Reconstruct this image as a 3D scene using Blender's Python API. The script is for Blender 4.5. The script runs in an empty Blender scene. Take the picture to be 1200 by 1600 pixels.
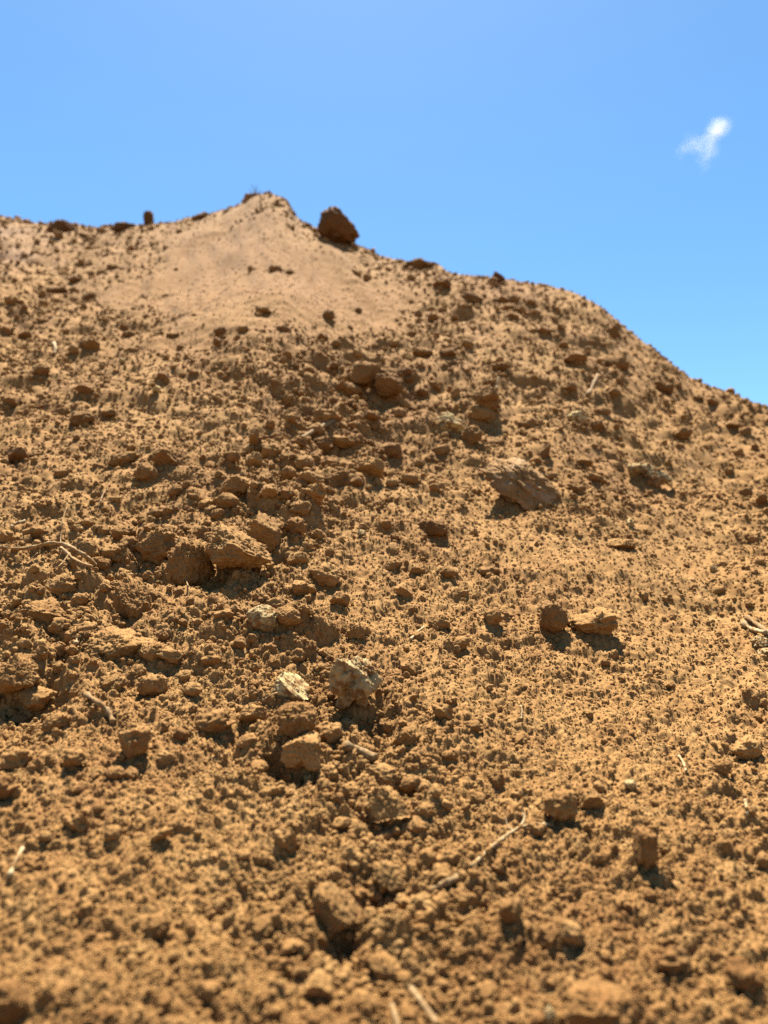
import bpy, math, random
import numpy as np
from mathutils import Vector, Matrix, Euler

random.seed(11)
rng = np.random.default_rng(23)
S = bpy.context.scene
COL = S.collection

# ------------------------------------------------------------------ camera, sky, sun, exposure
PITCH = math.radians(7.5)
FPX = 1155.0                                   # focal length in pixels of the 1200 x 1600 photograph
FWD = np.array([0, math.cos(PITCH), math.sin(PITCH)])
UPV = np.array([0, -math.sin(PITCH), math.cos(PITCH)])
cam = bpy.data.cameras.new('camera')
cam.sensor_fit = 'VERTICAL'; cam.sensor_height = 36.0; cam.sensor_width = 27.0
cam.lens = 36.0 * FPX / 1600.0
cam.clip_start = 0.02; cam.clip_end = 3000
cam.dof.use_dof = True; cam.dof.focus_distance = 0.94; cam.dof.aperture_fstop = 4.3
camo = bpy.data.objects.new('camera', cam); COL.objects.link(camo)
camo.location = (0, 0, 0); camo.rotation_euler = (math.pi / 2 + PITCH, 0, 0)
S.camera = camo

SUN_EL, SUN_AZ = math.radians(68), math.radians(-4)      # azimuth from +Y towards +X
world = bpy.data.worlds.new('World'); S.world = world; world.use_nodes = True
wn, wl = world.node_tree.nodes, world.node_tree.links
sky = wn.new('ShaderNodeTexSky'); sky.sky_type = 'NISHITA'; sky.sun_disc = False
sky.sun_elevation = SUN_EL; sky.sun_rotation = SUN_AZ
sky.altitude = 300; sky.air_density = 0.82; sky.dust_density = 0.35; sky.ozone_density = 2.0
hs = wn.new('ShaderNodeHueSaturation'); hs.inputs['Saturation'].default_value = 1.2; hs.inputs['Hue'].default_value = 0.490
wl.new(sky.outputs[0], hs.inputs['Color'])
wl.new(hs.outputs[0], wn['Background'].inputs['Color'])
wn['Background'].inputs['Strength'].default_value = 0.051
sl = bpy.data.lights.new('sun', 'SUN'); sl.energy = 5.0; sl.angle = math.radians(0.53); sl.color = (1, 0.91, 0.78)
slo = bpy.data.objects.new('sun', sl); COL.objects.link(slo)
sd = Vector((math.sin(SUN_AZ) * math.cos(SUN_EL), math.cos(SUN_AZ) * math.cos(SUN_EL), math.sin(SUN_EL)))
slo.rotation_euler = sd.to_track_quat('Z', 'Y').to_euler()
S.view_settings.view_transform = 'Standard'; S.view_settings.look = 'None'
S.view_settings.exposure = 2.22; S.view_settings.gamma = 1.0
S.view_settings.use_curve_mapping = False
S.render.engine = 'CYCLES'
S.cycles.use_denoising = False
S.cycles.max_bounces = 6; S.cycles.diffuse_bounces = 4; S.cycles.volume_bounces = 6
S.cycles.use_adaptive_sampling = False

# ------------------------------------------------------------------ helpers
PERM = rng.permutation(256)
PERM = np.concatenate([PERM, PERM, PERM])
GR = rng.normal(size=(256, 3)); GR /= np.linalg.norm(GR, axis=1)[:, None]

def noise3(p):
    """gradient noise, roughly -1..1, p is (n,3)"""
    i = np.floor(p).astype(np.int64); f = p - i; i &= 255
    u = f * f * f * (f * (f * 6 - 15) + 10)
    out = 0
    for dx in (0, 1):
        wx = u[:, 0] if dx else 1 - u[:, 0]
        a = PERM[i[:, 0] + dx]
        for dy in (0, 1):
            wy = u[:, 1] if dy else 1 - u[:, 1]
            b = PERM[a + i[:, 1] + dy]
            for dz in (0, 1):
                wz = u[:, 2] if dz else 1 - u[:, 2]
                g = GR[PERM[b + i[:, 2] + dz]]
                out = out + wx * wy * wz * (g[:, 0] * (f[:, 0] - dx) + g[:, 1] * (f[:, 1] - dy) + g[:, 2] * (f[:, 2] - dz))
    return out * 1.5

def noise2(x, y, seed=0.0):
    i0 = np.floor(x).astype(np.int64); j0 = np.floor(y).astype(np.int64)
    fx = x - i0; fy = y - j0
    i0 = (i0 + int(seed * 37)) & 255; j0 = (j0 + int(seed * 91)) & 255
    ux = fx * fx * fx * (fx * (fx * 6 - 15) + 10); uy = fy * fy * fy * (fy * (fy * 6 - 15) + 10)
    def g(di, dj):
        h = PERM[PERM[(i0 + di) & 255] + ((j0 + dj) & 255)]
        a = h * (2 * math.pi / 256)
        return np.cos(a) * (fx - di) + np.sin(a) * (fy - dj)
    n0 = g(0, 0) * (1 - ux) + g(1, 0) * ux
    n1 = g(0, 1) * (1 - ux) + g(1, 1) * ux
    return (n0 * (1 - uy) + n1 * uy) * 1.45

RX, RY, RR = rng.random(65536), rng.random(65536), rng.random(65536)
def lumps2(x, y, seed=0):
    """height of half-buried round crumbs, one per unit cell, 0..1"""
    i0 = np.floor(x).astype(np.int64); j0 = np.floor(y).astype(np.int64)
    h = np.zeros_like(x)
    for di in (-1, 0, 1):
        for dj in (-1, 0, 1):
            ii = i0 + di; jj = j0 + dj
            k = ((ii * 7919 + jj * 104729 + seed * 1299709) ^ (jj * 31)) & 65535
            r = 0.18 + 0.62 * RR[k] ** 2
            d2 = ((ii + RX[k] - x) ** 2 + (jj + RY[k] - y) ** 2) / (r * r)
            h = np.maximum(h, r * np.sqrt(np.clip(1 - d2, 0, None)))
    return h

def sstep(a, b, x):
    t = np.clip((x - a) / (b - a), 0, 1)
    return t * t * (3 - 2 * t)

def pix_dir(px, py):
    d = FWD + np.array([1.0, 0, 0]) * ((px - 600) / FPX) + UPV * ((800 - py) / FPX)
    return d
def pix_of(P):
    P = np.asarray(P, float)
    dep = P @ FWD
    return 600 + FPX * P[..., 0] / dep, 800 - FPX * (P @ UPV) / dep

def mesh_obj(name, verts, faces, mat, smooth=True, parent=None):
    me = bpy.data.meshes.new(name)
    verts = np.asarray(verts, np.float32); faces = np.asarray(faces, np.int32)
    n = faces.shape[1]
    me.vertices.add(len(verts)); me.vertices.foreach_set('co', verts.ravel())
    me.loops.add(faces.size); me.loops.foreach_set('vertex_index', faces.ravel())
    me.polygons.add(len(faces)); me.polygons.foreach_set('loop_start', np.arange(0, faces.size, n, dtype=np.int32))
    me.update(calc_edges=True)
    if smooth: me.polygons.foreach_set('use_smooth', np.ones(len(faces), bool))
    me.materials.append(mat)
    o = bpy.data.objects.new(name, me); COL.objects.link(o)
    if parent is not None: o.parent = parent
    return o

def tag(o, label=None, cat=None, group=None, kind=None):
    if label: o['label'] = label
    if cat: o['category'] = cat
    if group: o['group'] = group
    if kind: o['kind'] = kind
    return o

# ------------------------------------------------------------------ materials
def nodes_of(name):
    m = bpy.data.materials.new(name); m.use_nodes = True
    n, l = m.node_tree.nodes, m.node_tree.links
    b = n['Principled BSDF']
    b.inputs['Roughness'].default_value = 1.0
    b.inputs['Specular IOR Level'].default_value = 0.12
    return m, n, l, b
def noise_node(n, l, vec, scale, detail=4, rough=0.6):
    t = n.new('ShaderNodeTexNoise'); t.inputs['Scale'].default_value = scale
    t.inputs['Detail'].default_value = detail; t.inputs['Roughness'].default_value = rough
    l.new(vec, t.inputs['Vector']); return t.outputs['Fac']
def ramp(n, l, fac, stops):
    r = n.new('ShaderNodeValToRGB'); e = r.color_ramp.elements
    while len(e) < len(stops): e.new(0.5)
    for q, (p, c) in zip(e, stops):
        q.position = p; q.color = (*c, 1) if len(c) == 3 else c
    l.new(fac, r.inputs[0]); return r.outputs[0]
def mix(n, l, fac, a, b, mode='MIX'):
    m = n.new('ShaderNodeMix'); m.data_type = 'RGBA'; m.blend_type = mode
    for s, v in ((0, fac), (6, a), (7, b)):
        if hasattr(v, 'links'): l.new(v, m.inputs[s])
        elif s == 0: m.inputs[0].default_value = v
        else: m.inputs[s].default_value = (*v, 1)
    return m.outputs[2]

ALB = 0.525
def soil(name, terrain=False, tint=(1, 1, 1), grain=900, bump=0.35):
    m, n, l, b = nodes_of(name)
    geo = n.new('ShaderNodeNewGeometry'); pos = geo.outputs['Position']
    c1 = ramp(n, l, noise_node(n, l, pos, 3.2, 5), [(0.34, (0.250, 0.124, 0.043)), (0.50, (0.352, 0.193, 0.066)), (0.68, (0.420, 0.246, 0.092))])
    c2 = ramp(n, l, noise_node(n, l, pos, 38, 5, 0.65), [(0.30, (0.240, 0.114, 0.038)), (0.50, (0.348, 0.190, 0.065)), (0.72, (0.440, 0.272, 0.106))])
    c = mix(n, l, 0.55, c1, c2)
    c3 = ramp(n, l, noise_node(n, l, pos, 420, 3, 0.6), [(0.28, (0.62, 0.58, 0.54)), (0.5, (1, 1, 1)), (0.72, (1.22, 1.25, 1.30))])
    c = mix(n, l, 1.0, c, c3, 'MULTIPLY')
    if terrain:
        at = n.new('ShaderNodeAttribute'); at.attribute_name = 'sand'
        c = mix(n, l, at.outputs['Fac'], c, (0.240, 0.118, 0.033))
        at2 = n.new('ShaderNodeAttribute'); at2.attribute_name = 'pink'
        c = mix(n, l, at2.outputs['Fac'], c, (0.31, 0.195, 0.125))
    else:
        oi = n.new('ShaderNodeObjectInfo')
        rr = ramp(n, l, oi.outputs['Random'], [(0.0, (0.86, 0.82, 0.79)), (0.5, (1, 1, 1)), (1.0, (1.12, 1.13, 1.14))])
        c = mix(n, l, 1.0, c, rr, 'MULTIPLY')
    c = mix(n, l, 1.0, c, tuple(ALB * t for t in tint), 'MULTIPLY')
    l.new(c, b.inputs['Base Color'])
    bp = n.new('ShaderNodeBump'); bp.inputs['Strength'].default_value = bump; bp.inputs['Distance'].default_value = 0.0012
    l.new(noise_node(n, l, pos, grain, 4, 0.7), bp.inputs['Height']); l.new(bp.outputs[0], b.inputs['Normal'])
    return m

def chalk(name, pale, dirt, lo, hi, scale):
    """stone whose broken faces show pale between patches of clinging soil"""
    m, n, l, b = nodes_of(name)
    tc = n.new('ShaderNodeTexCoord'); pos = tc.outputs['Object']; geo = n.new('ShaderNodeNewGeometry')
    pale = tuple(v * .64 for v in pale); dirt = tuple(v * ALB for v in dirt)
    f = ramp(n, l, noise_node(n, l, pos, scale, 3, 0.55), [(lo, (0, 0, 0)), (hi, (1, 1, 1))])
    p2 = ramp(n, l, noise_node(n, l, geo.outputs['Position'], 160, 5, 0.7), [(0.3, tuple(v * 0.72 for v in pale)), (0.65, pale)])
    d2 = ramp(n, l, noise_node(n, l, geo.outputs['Position'], 300, 4, 0.7), [(0.3, tuple(v * 0.65 for v in dirt)), (0.7, tuple(v * 1.15 for v in dirt))])
    l.new(mix(n, l, f, d2, p2), b.inputs['Base Color'])
    bp = n.new('ShaderNodeBump'); bp.inputs['Strength'].default_value = 0.5; bp.inputs['Distance'].default_value = 0.002
    l.new(noise_node(n, l, geo.outputs['Position'], 500, 5, 0.7), bp.inputs['Height']); l.new(bp.outputs[0], b.inputs['Normal'])
    return m

def fibre(name, ca, cb):
    m, n, l, b = nodes_of(name); ca = tuple(v * .48 for v in ca); cb = tuple(v * .54 for v in cb)
    tc = n.new('ShaderNodeTexCoord'); mp = n.new('ShaderNodeMapping'); mp.inputs['Scale'].default_value = (60, 60, 60)
    l.new(tc.outputs['Object'], mp.inputs[0])
    c = ramp(n, l, noise_node(n, l, mp.outputs[0], 4.0, 4), [(0.35, ca), (0.65, cb)])
    geo = n.new('ShaderNodeNewGeometry')
    f = ramp(n, l, noise_node(n, l, geo.outputs['Position'], 130, 5, 0.7), [(0.47, (0, 0, 0)), (0.58, (1, 1, 1))])
    l.new(mix(n, l, f, c, (0.172, 0.095, 0.033)), b.inputs['Base Color'])
    bp = n.new('ShaderNodeBump'); bp.inputs['Strength'].default_value = 0.7; bp.inputs['Distance'].default_value = 0.001
    l.new(noise_node(n, l, geo.outputs['Position'], 400, 4, 0.7), bp.inputs['Height']); l.new(bp.outputs[0], b.inputs['Normal'])
    b.inputs['Roughness'].default_value = 0.8
    return m

M_TERR = soil('mound_soil', terrain=True)
M_CRUMB = soil('crumb_soil')
M_CLOD = soil('clod_soil')
M_DARK = soil('shaded_clod_soil', tint=(0.82, 0.80, 0.80))  # clod soil again, with the shade on far clods put into a darker tint
M_SHADE = soil('backlit_soil', tint=(0.60, 0.55, 0.58))  # back-lit side of boulder and ridge clods, shade painted in by the tint
M_PALE = chalk('chalky_stone', (0.46, 0.345, 0.17), (0.34, 0.19, 0.072), 0.44, 0.54, 2.4)
M_WHITE = chalk('white_chip_stone', (0.60, 0.46, 0.22), (0.36, 0.20, 0.075), 0.42, 0.52, 2.2)
M_GREY = chalk('dusty_grey_stone', (0.40, 0.26, 0.135), (0.33, 0.185, 0.070), 0.45, 0.60, 2.2)
M_ROOT = fibre('dry_root_fibre', (0.34, 0.215, 0.09), (0.52, 0.37, 0.18))
M_TWIG = fibre('grey_twig_bark', (0.22, 0.135, 0.06), (0.42, 0.29, 0.14))
M_STRAW = fibre('bleached_straw', (0.46, 0.34, 0.17), (0.62, 0.49, 0.28))
M_SPRIG = fibre('dark_dry_sprig', (0.10, 0.07, 0.04), (0.18, 0.12, 0.06))
M_GROUND = soil('ground_soil', tint=(0.95, 0.98, 1.0), grain=60, bump=0.3)

# ------------------------------------------------------------------ the mound: base form
SIL = np.array([(-400, 330), (-200, 345), (0, 338), (35, 343), (62, 352), (85, 350), (118, 350), (135, 356), (172, 354), (210, 352), (270, 348), (300, 340),
    (350, 329), (375, 319), (392, 309), (405, 305), (425, 303), (445, 310), (453, 322), (463, 341), (478, 352), (495, 358),
    (555, 381), (575, 389), (594, 401), (640, 409), (685, 413), (700, 426), (740, 433), (800, 440), (850, 446), (900, 459),
    (930, 475), (960, 500), (1000, 530), (1040, 560), (1070, 585), (1100, 600), (1150, 617), (1200, 641), (1300, 690), (1500, 790)], float)
K = math.tan(math.radians(33))
CREST = [(-7.5, 6.6, 3.3, K), (-2.44, 5.2, 2.86, K), (-0.65, 4.2, 2.24, K), (0.32, 3.5, 1.67, K), (0.78, 3.12, 1.40, 0.74)]
cpts = []
for a, b in zip(CREST[:-1], CREST[1:]):
    for t in np.linspace(0, 1, 24, endpoint=False):
        cpts.append([a[i] + (b[i] - a[i]) * t for i in range(4)])
cpts.append(list(CREST[-1])); cpts = np.array(cpts)
FOOT = -1.30

def base_z(x, y):
    z = np.full(x.shape, -1e9)
    for cx, cy, cz, k in cpts:
        z = np.maximum(z, cz - k * (np.sqrt((x - cx) ** 2 + (y - cy) ** 2 + 0.012) - 0.11))
    return z
caz = np.radians(np.concatenate([np.arange(-180, -36, 2.0), np.arange(-36, 36, 0.1), np.arange(36, 180.1, 2.0)]))
cr = np.geomspace(0.02, 24, 420)
CX, CY = np.sin(caz)[None, :] * cr[:, None], np.cos(caz)[None, :] * cr[:, None]
CZ = base_z(CX, CY)
# the heap is steep above and eases out towards its toe
zq = np.linspace(-12, 6, 1801); gq = 0.56 + (1.32 - 0.56) * sstep(-0.15, 0.75, zq)
hq = np.cumsum(gq) * (zq[1] - zq[0]); hq += -0.46 - np.interp(-0.57, zq, hq)
CZ = np.interp(CZ, zq, hq)
# broad unevenness of a tipped heap
CZ = CZ + 0.055 * noise2(CX * 0.9 + 3.1, CY * 0.9 + 7.7, 1) * sstep(0.8, 2.2, cr)[:, None] + 0.02 * noise2(CX * 2.3, CY * 2.3, 2) * sstep(0.4, 1.2, cr)[:, None]
# ridge line: the crest stands where the photograph shows it
sx, sy = SIL[:, 0], SIL[:, 1]
dirs = [pix_dir(a, b) for a, b in SIL]
s_az = np.array([math.atan2(d[0], d[1]) for d in dirs]); s_t = np.array([d[2] / math.hypot(d[0], d[1]) for d in dirs])
t_fine = np.interp(caz, s_az, s_t)
win = np.abs(caz) < math.radians(36)
ker = np.exp(-0.5 * (np.arange(-40, 41) * 0.1 / 1.6) ** 2); ker /= ker.sum()
t_soft = t_fine.copy()
idx = np.where(win)[0]
t_soft[idx] = np.convolve(np.pad(t_fine[idx], 40, mode='edge'), ker, 'valid')
fade = sstep(math.radians(60), math.radians(34), np.abs(caz))
for it in range(6):
    wide = it < 3
    tan = CZ / cr[:, None]; ri = tan.argmax(0); rs = cr[ri].copy()
    rs[idx] = np.convolve(np.pad(rs[idx], 40, mode='edge'), ker, 'valid')
    tgt = t_soft if wide else t_fine
    dt = (tgt - tan.max(0)) * fade
    if not wide: dt = np.clip(dt, -0.2, 0.2)
    k2 = ker if wide else np.exp(-0.5 * (np.arange(-40, 41) * 0.1 / 0.22) ** 2) / np.exp(-0.5 * (np.arange(-40, 41) * 0.1 / 0.22) ** 2).sum()
    dt[idx] = np.convolve(np.pad(dt[idx], 40, mode='edge'), k2, 'valid')
    q = cr[:, None] / rs[None, :]
    w = sstep(0.15, 1.0, q) if wide else sstep(0.80, 1.0, q) * sstep(1.9, 1.2, q)
    CZ = CZ + rs[None, :] * dt[None, :] * w
ridge_r = cr[(CZ / cr[:, None]).argmax(0)]

def coarse(x, y):
    r = np.hypot(x, y); a = np.arctan2(x, y)
    fi = np.clip(np.log(np.maximum(r, 0.02) / 0.02) / math.log(24 / 0.02) * 419, 0, 418.999)
    fj = np.clip(np.interp(a, caz, np.arange(len(caz))), 0, len(caz) - 1.001)
    i = fi.astype(int); j = fj.astype(int); u = fi - i; v = fj - j
    return (CZ[i, j] * (1 - u) * (1 - v) + CZ[i + 1, j] * u * (1 - v) + CZ[i, j + 1] * (1 - u) * v + CZ[i + 1, j + 1] * u * v)

# ------------------------------------------------------------------ soil zones, given on the slope itself
def hit_base(px, py):
    d = pix_dir(px, py); t = 0.2
    while t < 9:
        p = d * t
        if coarse(np.array([p[0]]), np.array([p[1]]))[0] > p[2]: break
        t *= 1.01
    return d[0] * t, d[1] * t
def in_poly(x, y, poly):
    c = np.zeros(x.shape, bool); n = len(poly)
    for i in range(n):
        x1, y1 = poly[i]; x2, y2 = poly[(i + 1) % n]
        if y1 == y2: continue
        k = ((y1 > y) != (y2 > y)) & (x < (x2 - x1) * (y - y1) / (y2 - y1) + x1)
        c ^= k
    return c
SAND = [hit_base(*p) for p in [(195, 400), (240, 385), (330, 350), (410, 325), (470, 372), (540, 398), (600, 430), (645, 485), (600, 512), (560, 524), (480, 506), (400, 500), (330, 520), (285, 512), (240, 470), (210, 435)]]
PINK = [hit_base(*p) for p in [(-60, 345), (20, 352), (62, 362), (48, 395), (30, 425), (-60, 430)]]
CHAN = [hit_base(*p) for p in [(580, 580), (520, 650), (480, 715), (430, 770), (340, 830), (200, 870), (60, 950), (-20, 1040)]]
CHAN2 = [hit_base(*p) for p in [(420, 960), (500, 1060), (470, 1170), (600, 1230), (620, 1370), (540, 1430)]]
def seg_dist(x, y, pts):
    d = np.full(x.shape, 1e9)
    for (ax, ay), (bx, by) in zip(pts[:-1], pts[1:]):
        t = np.clip(((x - ax) * (bx - ax) + (y - ay) * (by - ay)) / ((bx - ax) ** 2 + (by - ay) ** 2), 0, 1)
        d = np.minimum(d, np.hypot(x - ax - t * (bx - ax), y - ay - t * (by - ay)))
    return d

def zones(x, y):
    wob = 0.16 * noise2(x * 3, y * 3, 5) + 0.05 * noise2(x * 9, y * 9, 6)
    wx, wy = x + wob, y + 1.6 * wob
    soft = [(u * .15, v * .32) for u in (-1, -.4, .4, 1) for v in (-1, -.4, .4, 1)]
    sand = sum(in_poly(wx + a, wy + b, SAND) for a, b in soft) / len(soft)
    pink = sum(in_poly(wx + a, wy + b, PINK) for a, b in soft) / len(soft)
    r = np.hypot(x, y)
    clod = np.exp(-(seg_dist(x, y, CHAN) / (0.075 + 0.048 * r)) ** 2) + 0.7 * np.exp(-(seg_dist(x, y, CHAN2) / 0.09) ** 2)
    return sand, pink, np.clip(clod, 0, 1)

# ------------------------------------------------------------------ the mound: fine grid, finest where it is nearest
dense = np.arange(-29.5, 29.5, math.degrees(0.00128))
out = [29.6]
while out[-1] < 176: out.append(out[-1] + (0.22 if out[-1] < 47 else min(6, 0.22 + (out[-1] - 47) * 0.25)))
out = np.array(out + [180.0])
az = np.radians(np.concatenate([-out[::-1], dense, out]))
rows = [0.02]
while rows[-1] < 23.5:
    r = rows[-1]
    if r < 0.33: s = max(0.0012, (0.36 - r) * 0.25)
    elif r < 6.2: s = r * 0.00130 * (1 + r / 1.15)
    else: s = 0.12 + (r - 6.2) * 0.15
    rows.append(r + s)
rr = np.array(rows); NR, NC = len(rr), len(az)
X = np.sin(az)[None, :] * rr[:, None]; Y = np.cos(az)[None, :] * rr[:, None]
Z = coarse(X.ravel(), Y.ravel()).reshape(NR, NC)
sand, pink, clod = [a.reshape(NR, NC) for a in zones(X.ravel(), Y.ravel())]
lat = rr[:, None] * 0.00128
dr = np.gradient(rr)[:, None]
res = np.maximum(lat, dr * 0.8) * np.ones((1, NC))
res = np.maximum(res, rr[:, None] * np.gradient(az)[None, :])
# rough: 1 where crumbly, little on the slipped sand
rough = (1 - 0.80 * sand) * (0.75 + 0.55 * clod)
rough *= 1 - 0.25 * sstep(0.85, 0.55, rr)[:, None] * sstep(0.35, -0.1, X)
patch = 0.75 + 0.45 * noise2(X * 4.1, Y * 4.1, 9) + 0.35 * noise2(X * 11, Y * 9, 19)
pat2 = np.clip(0.55 + 1.2 * (patch - 0.5), 0.40, 1.5)
D = np.zeros((NR, NC))
sl = 1 / math.cos(math.radians(33))           # slope length per metre of plan
YS = Y * sl
far = 1 + 1.3 * (sstep(1.0, 2.6, rr)[:, None] * (1 - sand))
act = slice(0, int(np.searchsorted(rr, 7.5)))
def octv(lam, amp, kind, seed, w=1.0):
    a = slice(None)
    f = sstep(2.2, 5.0, lam / res[act])
    if kind == 'n': v = noise2(X[act] / lam, YS[act] / lam, seed)
    elif kind == 'b': v = np.abs(noise2(X[act] / lam, YS[act] / lam, seed)) * 1.6 - 0.45
    else: v = lumps2((X[act] / lam).ravel(), (YS[act] / lam).ravel(), seed).reshape(X[act].shape) * 1.2 - 0.25
    ww = w[act] if hasattr(w, 'shape') else w
    D[act] += amp * f * v * ww
PITS = [(330, 905, 26, .022), (235, 905, 34, .020), (440, 872, 20, .012), (585, 1118, 32, .020), (440, 1196, 26, .016), (600, 1290, 30, .012), (30, 1095, 40, .018), (440, 770, 36, .012), (110, 985, 26, .012), (600, 1395, 24, .012), (530, 1460, 34, .014), (165, 895, 20, .012)]
for a_, b_, w_, d_ in PITS:
    qx, qy = hit_base(a_, b_); ww = w_ * math.hypot(qx, qy) / FPX * 1.2
    D[act] -= 1.5 * d_ * np.exp(-((X[act] - qx) ** 2 + (YS[act] - qy * sl) ** 2 * 0.7) / ww ** 2)
octv(0.34, 0.016, 'n', 3, rough)
octv(0.17, 0.013, 'n', 4, rough * far)
octv(0.085, 0.012, 'b', 5, rough * patch * far)
octv(0.13, 0.015, 'l', 15, rough * pat2 * (far - 1))
octv(0.055, 0.0055, 'n', 16, rough * (1.0 - 0.3 * (far - 1)))
octv(0.046, 0.0064, 'b', 6, rough * pat2)
octv(0.060, 0.026, 'l', 7, rough * (0.12 + 0.88 * clod))
octv(0.026, 0.0058, 'l', 8, rough * pat2)
octv(0.024, 0.0042, 'b', 9, rough * patch)
octv(0.0125, 0.0048, 'l', 10, rough * pat2)
octv(0.0115, 0.0044, 'b', 11, rough)
octv(0.0062, 0.0040, 'l', 12, rough)
octv(0.0050, 0.0023, 'n', 13, rough)
nearfade = sstep(0.10, 0.28, rr)[:, None]
D[act] += sand[act] * (0.020 * noise2((X[act] + .35 * Y[act]) / 0.09, (YS[act] - .4 * X[act]) / 0.9, 21) + 0.036 * noise2((X[act] + .3 * YS[act]) / .34, YS[act] / 1.6, 22) + 0.010 * noise2(X[act] / .05, YS[act] / .4, 23))
D[:, :] *= 1 - 0.6 * np.exp(-((rr[:, None] / np.interp(az, caz, ridge_r)[None, :] - 1) / 0.10) ** 2)
D *= nearfade
P = np.stack([X, Y, Z], -1)
gu = np.gradient(P, axis=1); gv = np.gradient(P, axis=0)
N = np.cross(gu, gv); N /= np.linalg.norm(N, axis=-1, keepdims=True) + 1e-12
N[N[..., 2] < 0] *= -1
P = P + N * D[..., None]
P[..., 2] = np.maximum(P[..., 2], FOOT - 0.06)
gi = np.arange(NR * NC).reshape(NR, NC)
faces = np.stack([gi[:-1, :-1], gi[:-1, 1:], gi[1:, 1:], gi[1:, :-1]], -1).reshape(-1, 4)[:, ::-1]
TERR = mesh_obj('dirt_mound', P.reshape(-1, 3), faces, M_TERR)
tag(TERR, kind='structure')
for nm, arr in (('sand', sand), ('pink', pink)):
    a = TERR.data.attributes.new(nm, 'FLOAT', 'POINT')
    a.data.foreach_set('value', (arr * (0.85 if nm == 'sand' else 0.8)).astype(np.float32).ravel())
# final normals for what is scattered
gu = np.gradient(P, axis=1); gv = np.gradient(P, axis=0)
NF = np.cross(gu, gv); NF /= np.linalg.norm(NF, axis=-1, keepdims=True) + 1e-12
NF[NF[..., 2] < 0] *= -1

# level ground round the heap, out to the horizon
gr = np.geomspace(1.0, 1500, 60); ga = np.linspace(0, 2 * math.pi, 96, endpoint=False)
gv_ = [(math.sin(a) * r, math.cos(a) * r, FOOT) for r in gr for a in ga]
gf = [(i * 96 + j, i * 96 + (j + 1) % 96, (i + 1) * 96 + (j + 1) % 96, (i + 1) * 96 + j) for i in range(59) for j in range(96)]
GROUND = mesh_obj('ground', gv_, np.array(gf)[:, ::-1], M_GROUND); tag(GROUND, kind='structure')

bpy.context.view_layer.update()
DEPS = bpy.context.evaluated_depsgraph_get()
def hit(px, py):
    d = Vector(pix_dir(px, py)).normalized()
    ok, loc, nor, _ = TERR.ray_cast(Vector((0, 0, 0)), d, distance=12.0, depsgraph=DEPS)
    if not ok: return None
    return np.array(loc), np.array(nor)
def plan_of(px, py):
    """point of the mound under that spot; on the skyline, the crest itself"""
    for k in range(40):
        h = hit(px, py + k)
        if h is not None: return h[0]
    raise ValueError((px, py))
def base_normal(p):
    e = 0.05
    q = coarse(np.array([p[0] + e, p[0] - e, p[0], p[0]]), np.array([p[1], p[1], p[1] + e, p[1] - e]))
    n = np.array([-(q[0] - q[1]) / (2 * e), -(q[2] - q[3]) / (2 * e), 1.0])
    return n / np.linalg.norm(n)

# ------------------------------------------------------------------ clod shapes
def ico(sub):
    import bmesh
    bm = bmesh.new(); bmesh.ops.create_icosphere(bm, subdivisions=sub, radius=1.0)
    v = np.array([q.co[:] for q in bm.verts]); f = np.array([[a.index for a in q.verts] for q in bm.faces]); bm.free()
    return v, f
ICO = {k: ico(k) for k in (3, 4, 5, 6)}
def clod_shape(seed, sub, cuts=4, crumb=1.25, lump=0.22, depth=(0.45, 0.85), keys=()):
    g = np.random.default_rng(seed)
    v, f = ICO[sub]; v = v.copy(); o = g.random(3) * 50
    v *= (1 + lump * 1.2 * noise3(v * 1.1 + o) + lump * 0.9 * noise3(v * 2.3 + o + 9))[:, None]
    planes = list(keys)
    for _ in range(cuts):
        n = g.normal(size=3); n /= np.linalg.norm(n); planes.append((n, g.uniform(*depth)))
    for n, d in planes:
        n = np.array(n, float); n /= np.linalg.norm(n)
        s = v @ n - d; v -= np.where(s > 0, s * 0.9, 0)[:, None] * n
    nv = v / np.linalg.norm(v, axis=1)[:, None]
    h = 0.085 * (np.abs(noise3(v * 3.4 + o)) * 1.6 - 0.5) + 0.060 * (np.abs(noise3(v * 7.5 + o)) * 1.6 - 0.5)
    if sub >= 4: h = h + 0.040 * (np.abs(noise3(v * 15 + o)) * 1.6 - 0.5)
    if sub >= 5: h = h + 0.032 * (np.abs(noise3(v * 31 + o)) * 1.6 - 0.5) 
    v = v + nv * (h * crumb)[:, None]
    ext = (v.max(0) - v.min(0)) / 2
    return (v - (v.max(0) + v.min(0)) / 2) / ext, f

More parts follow.
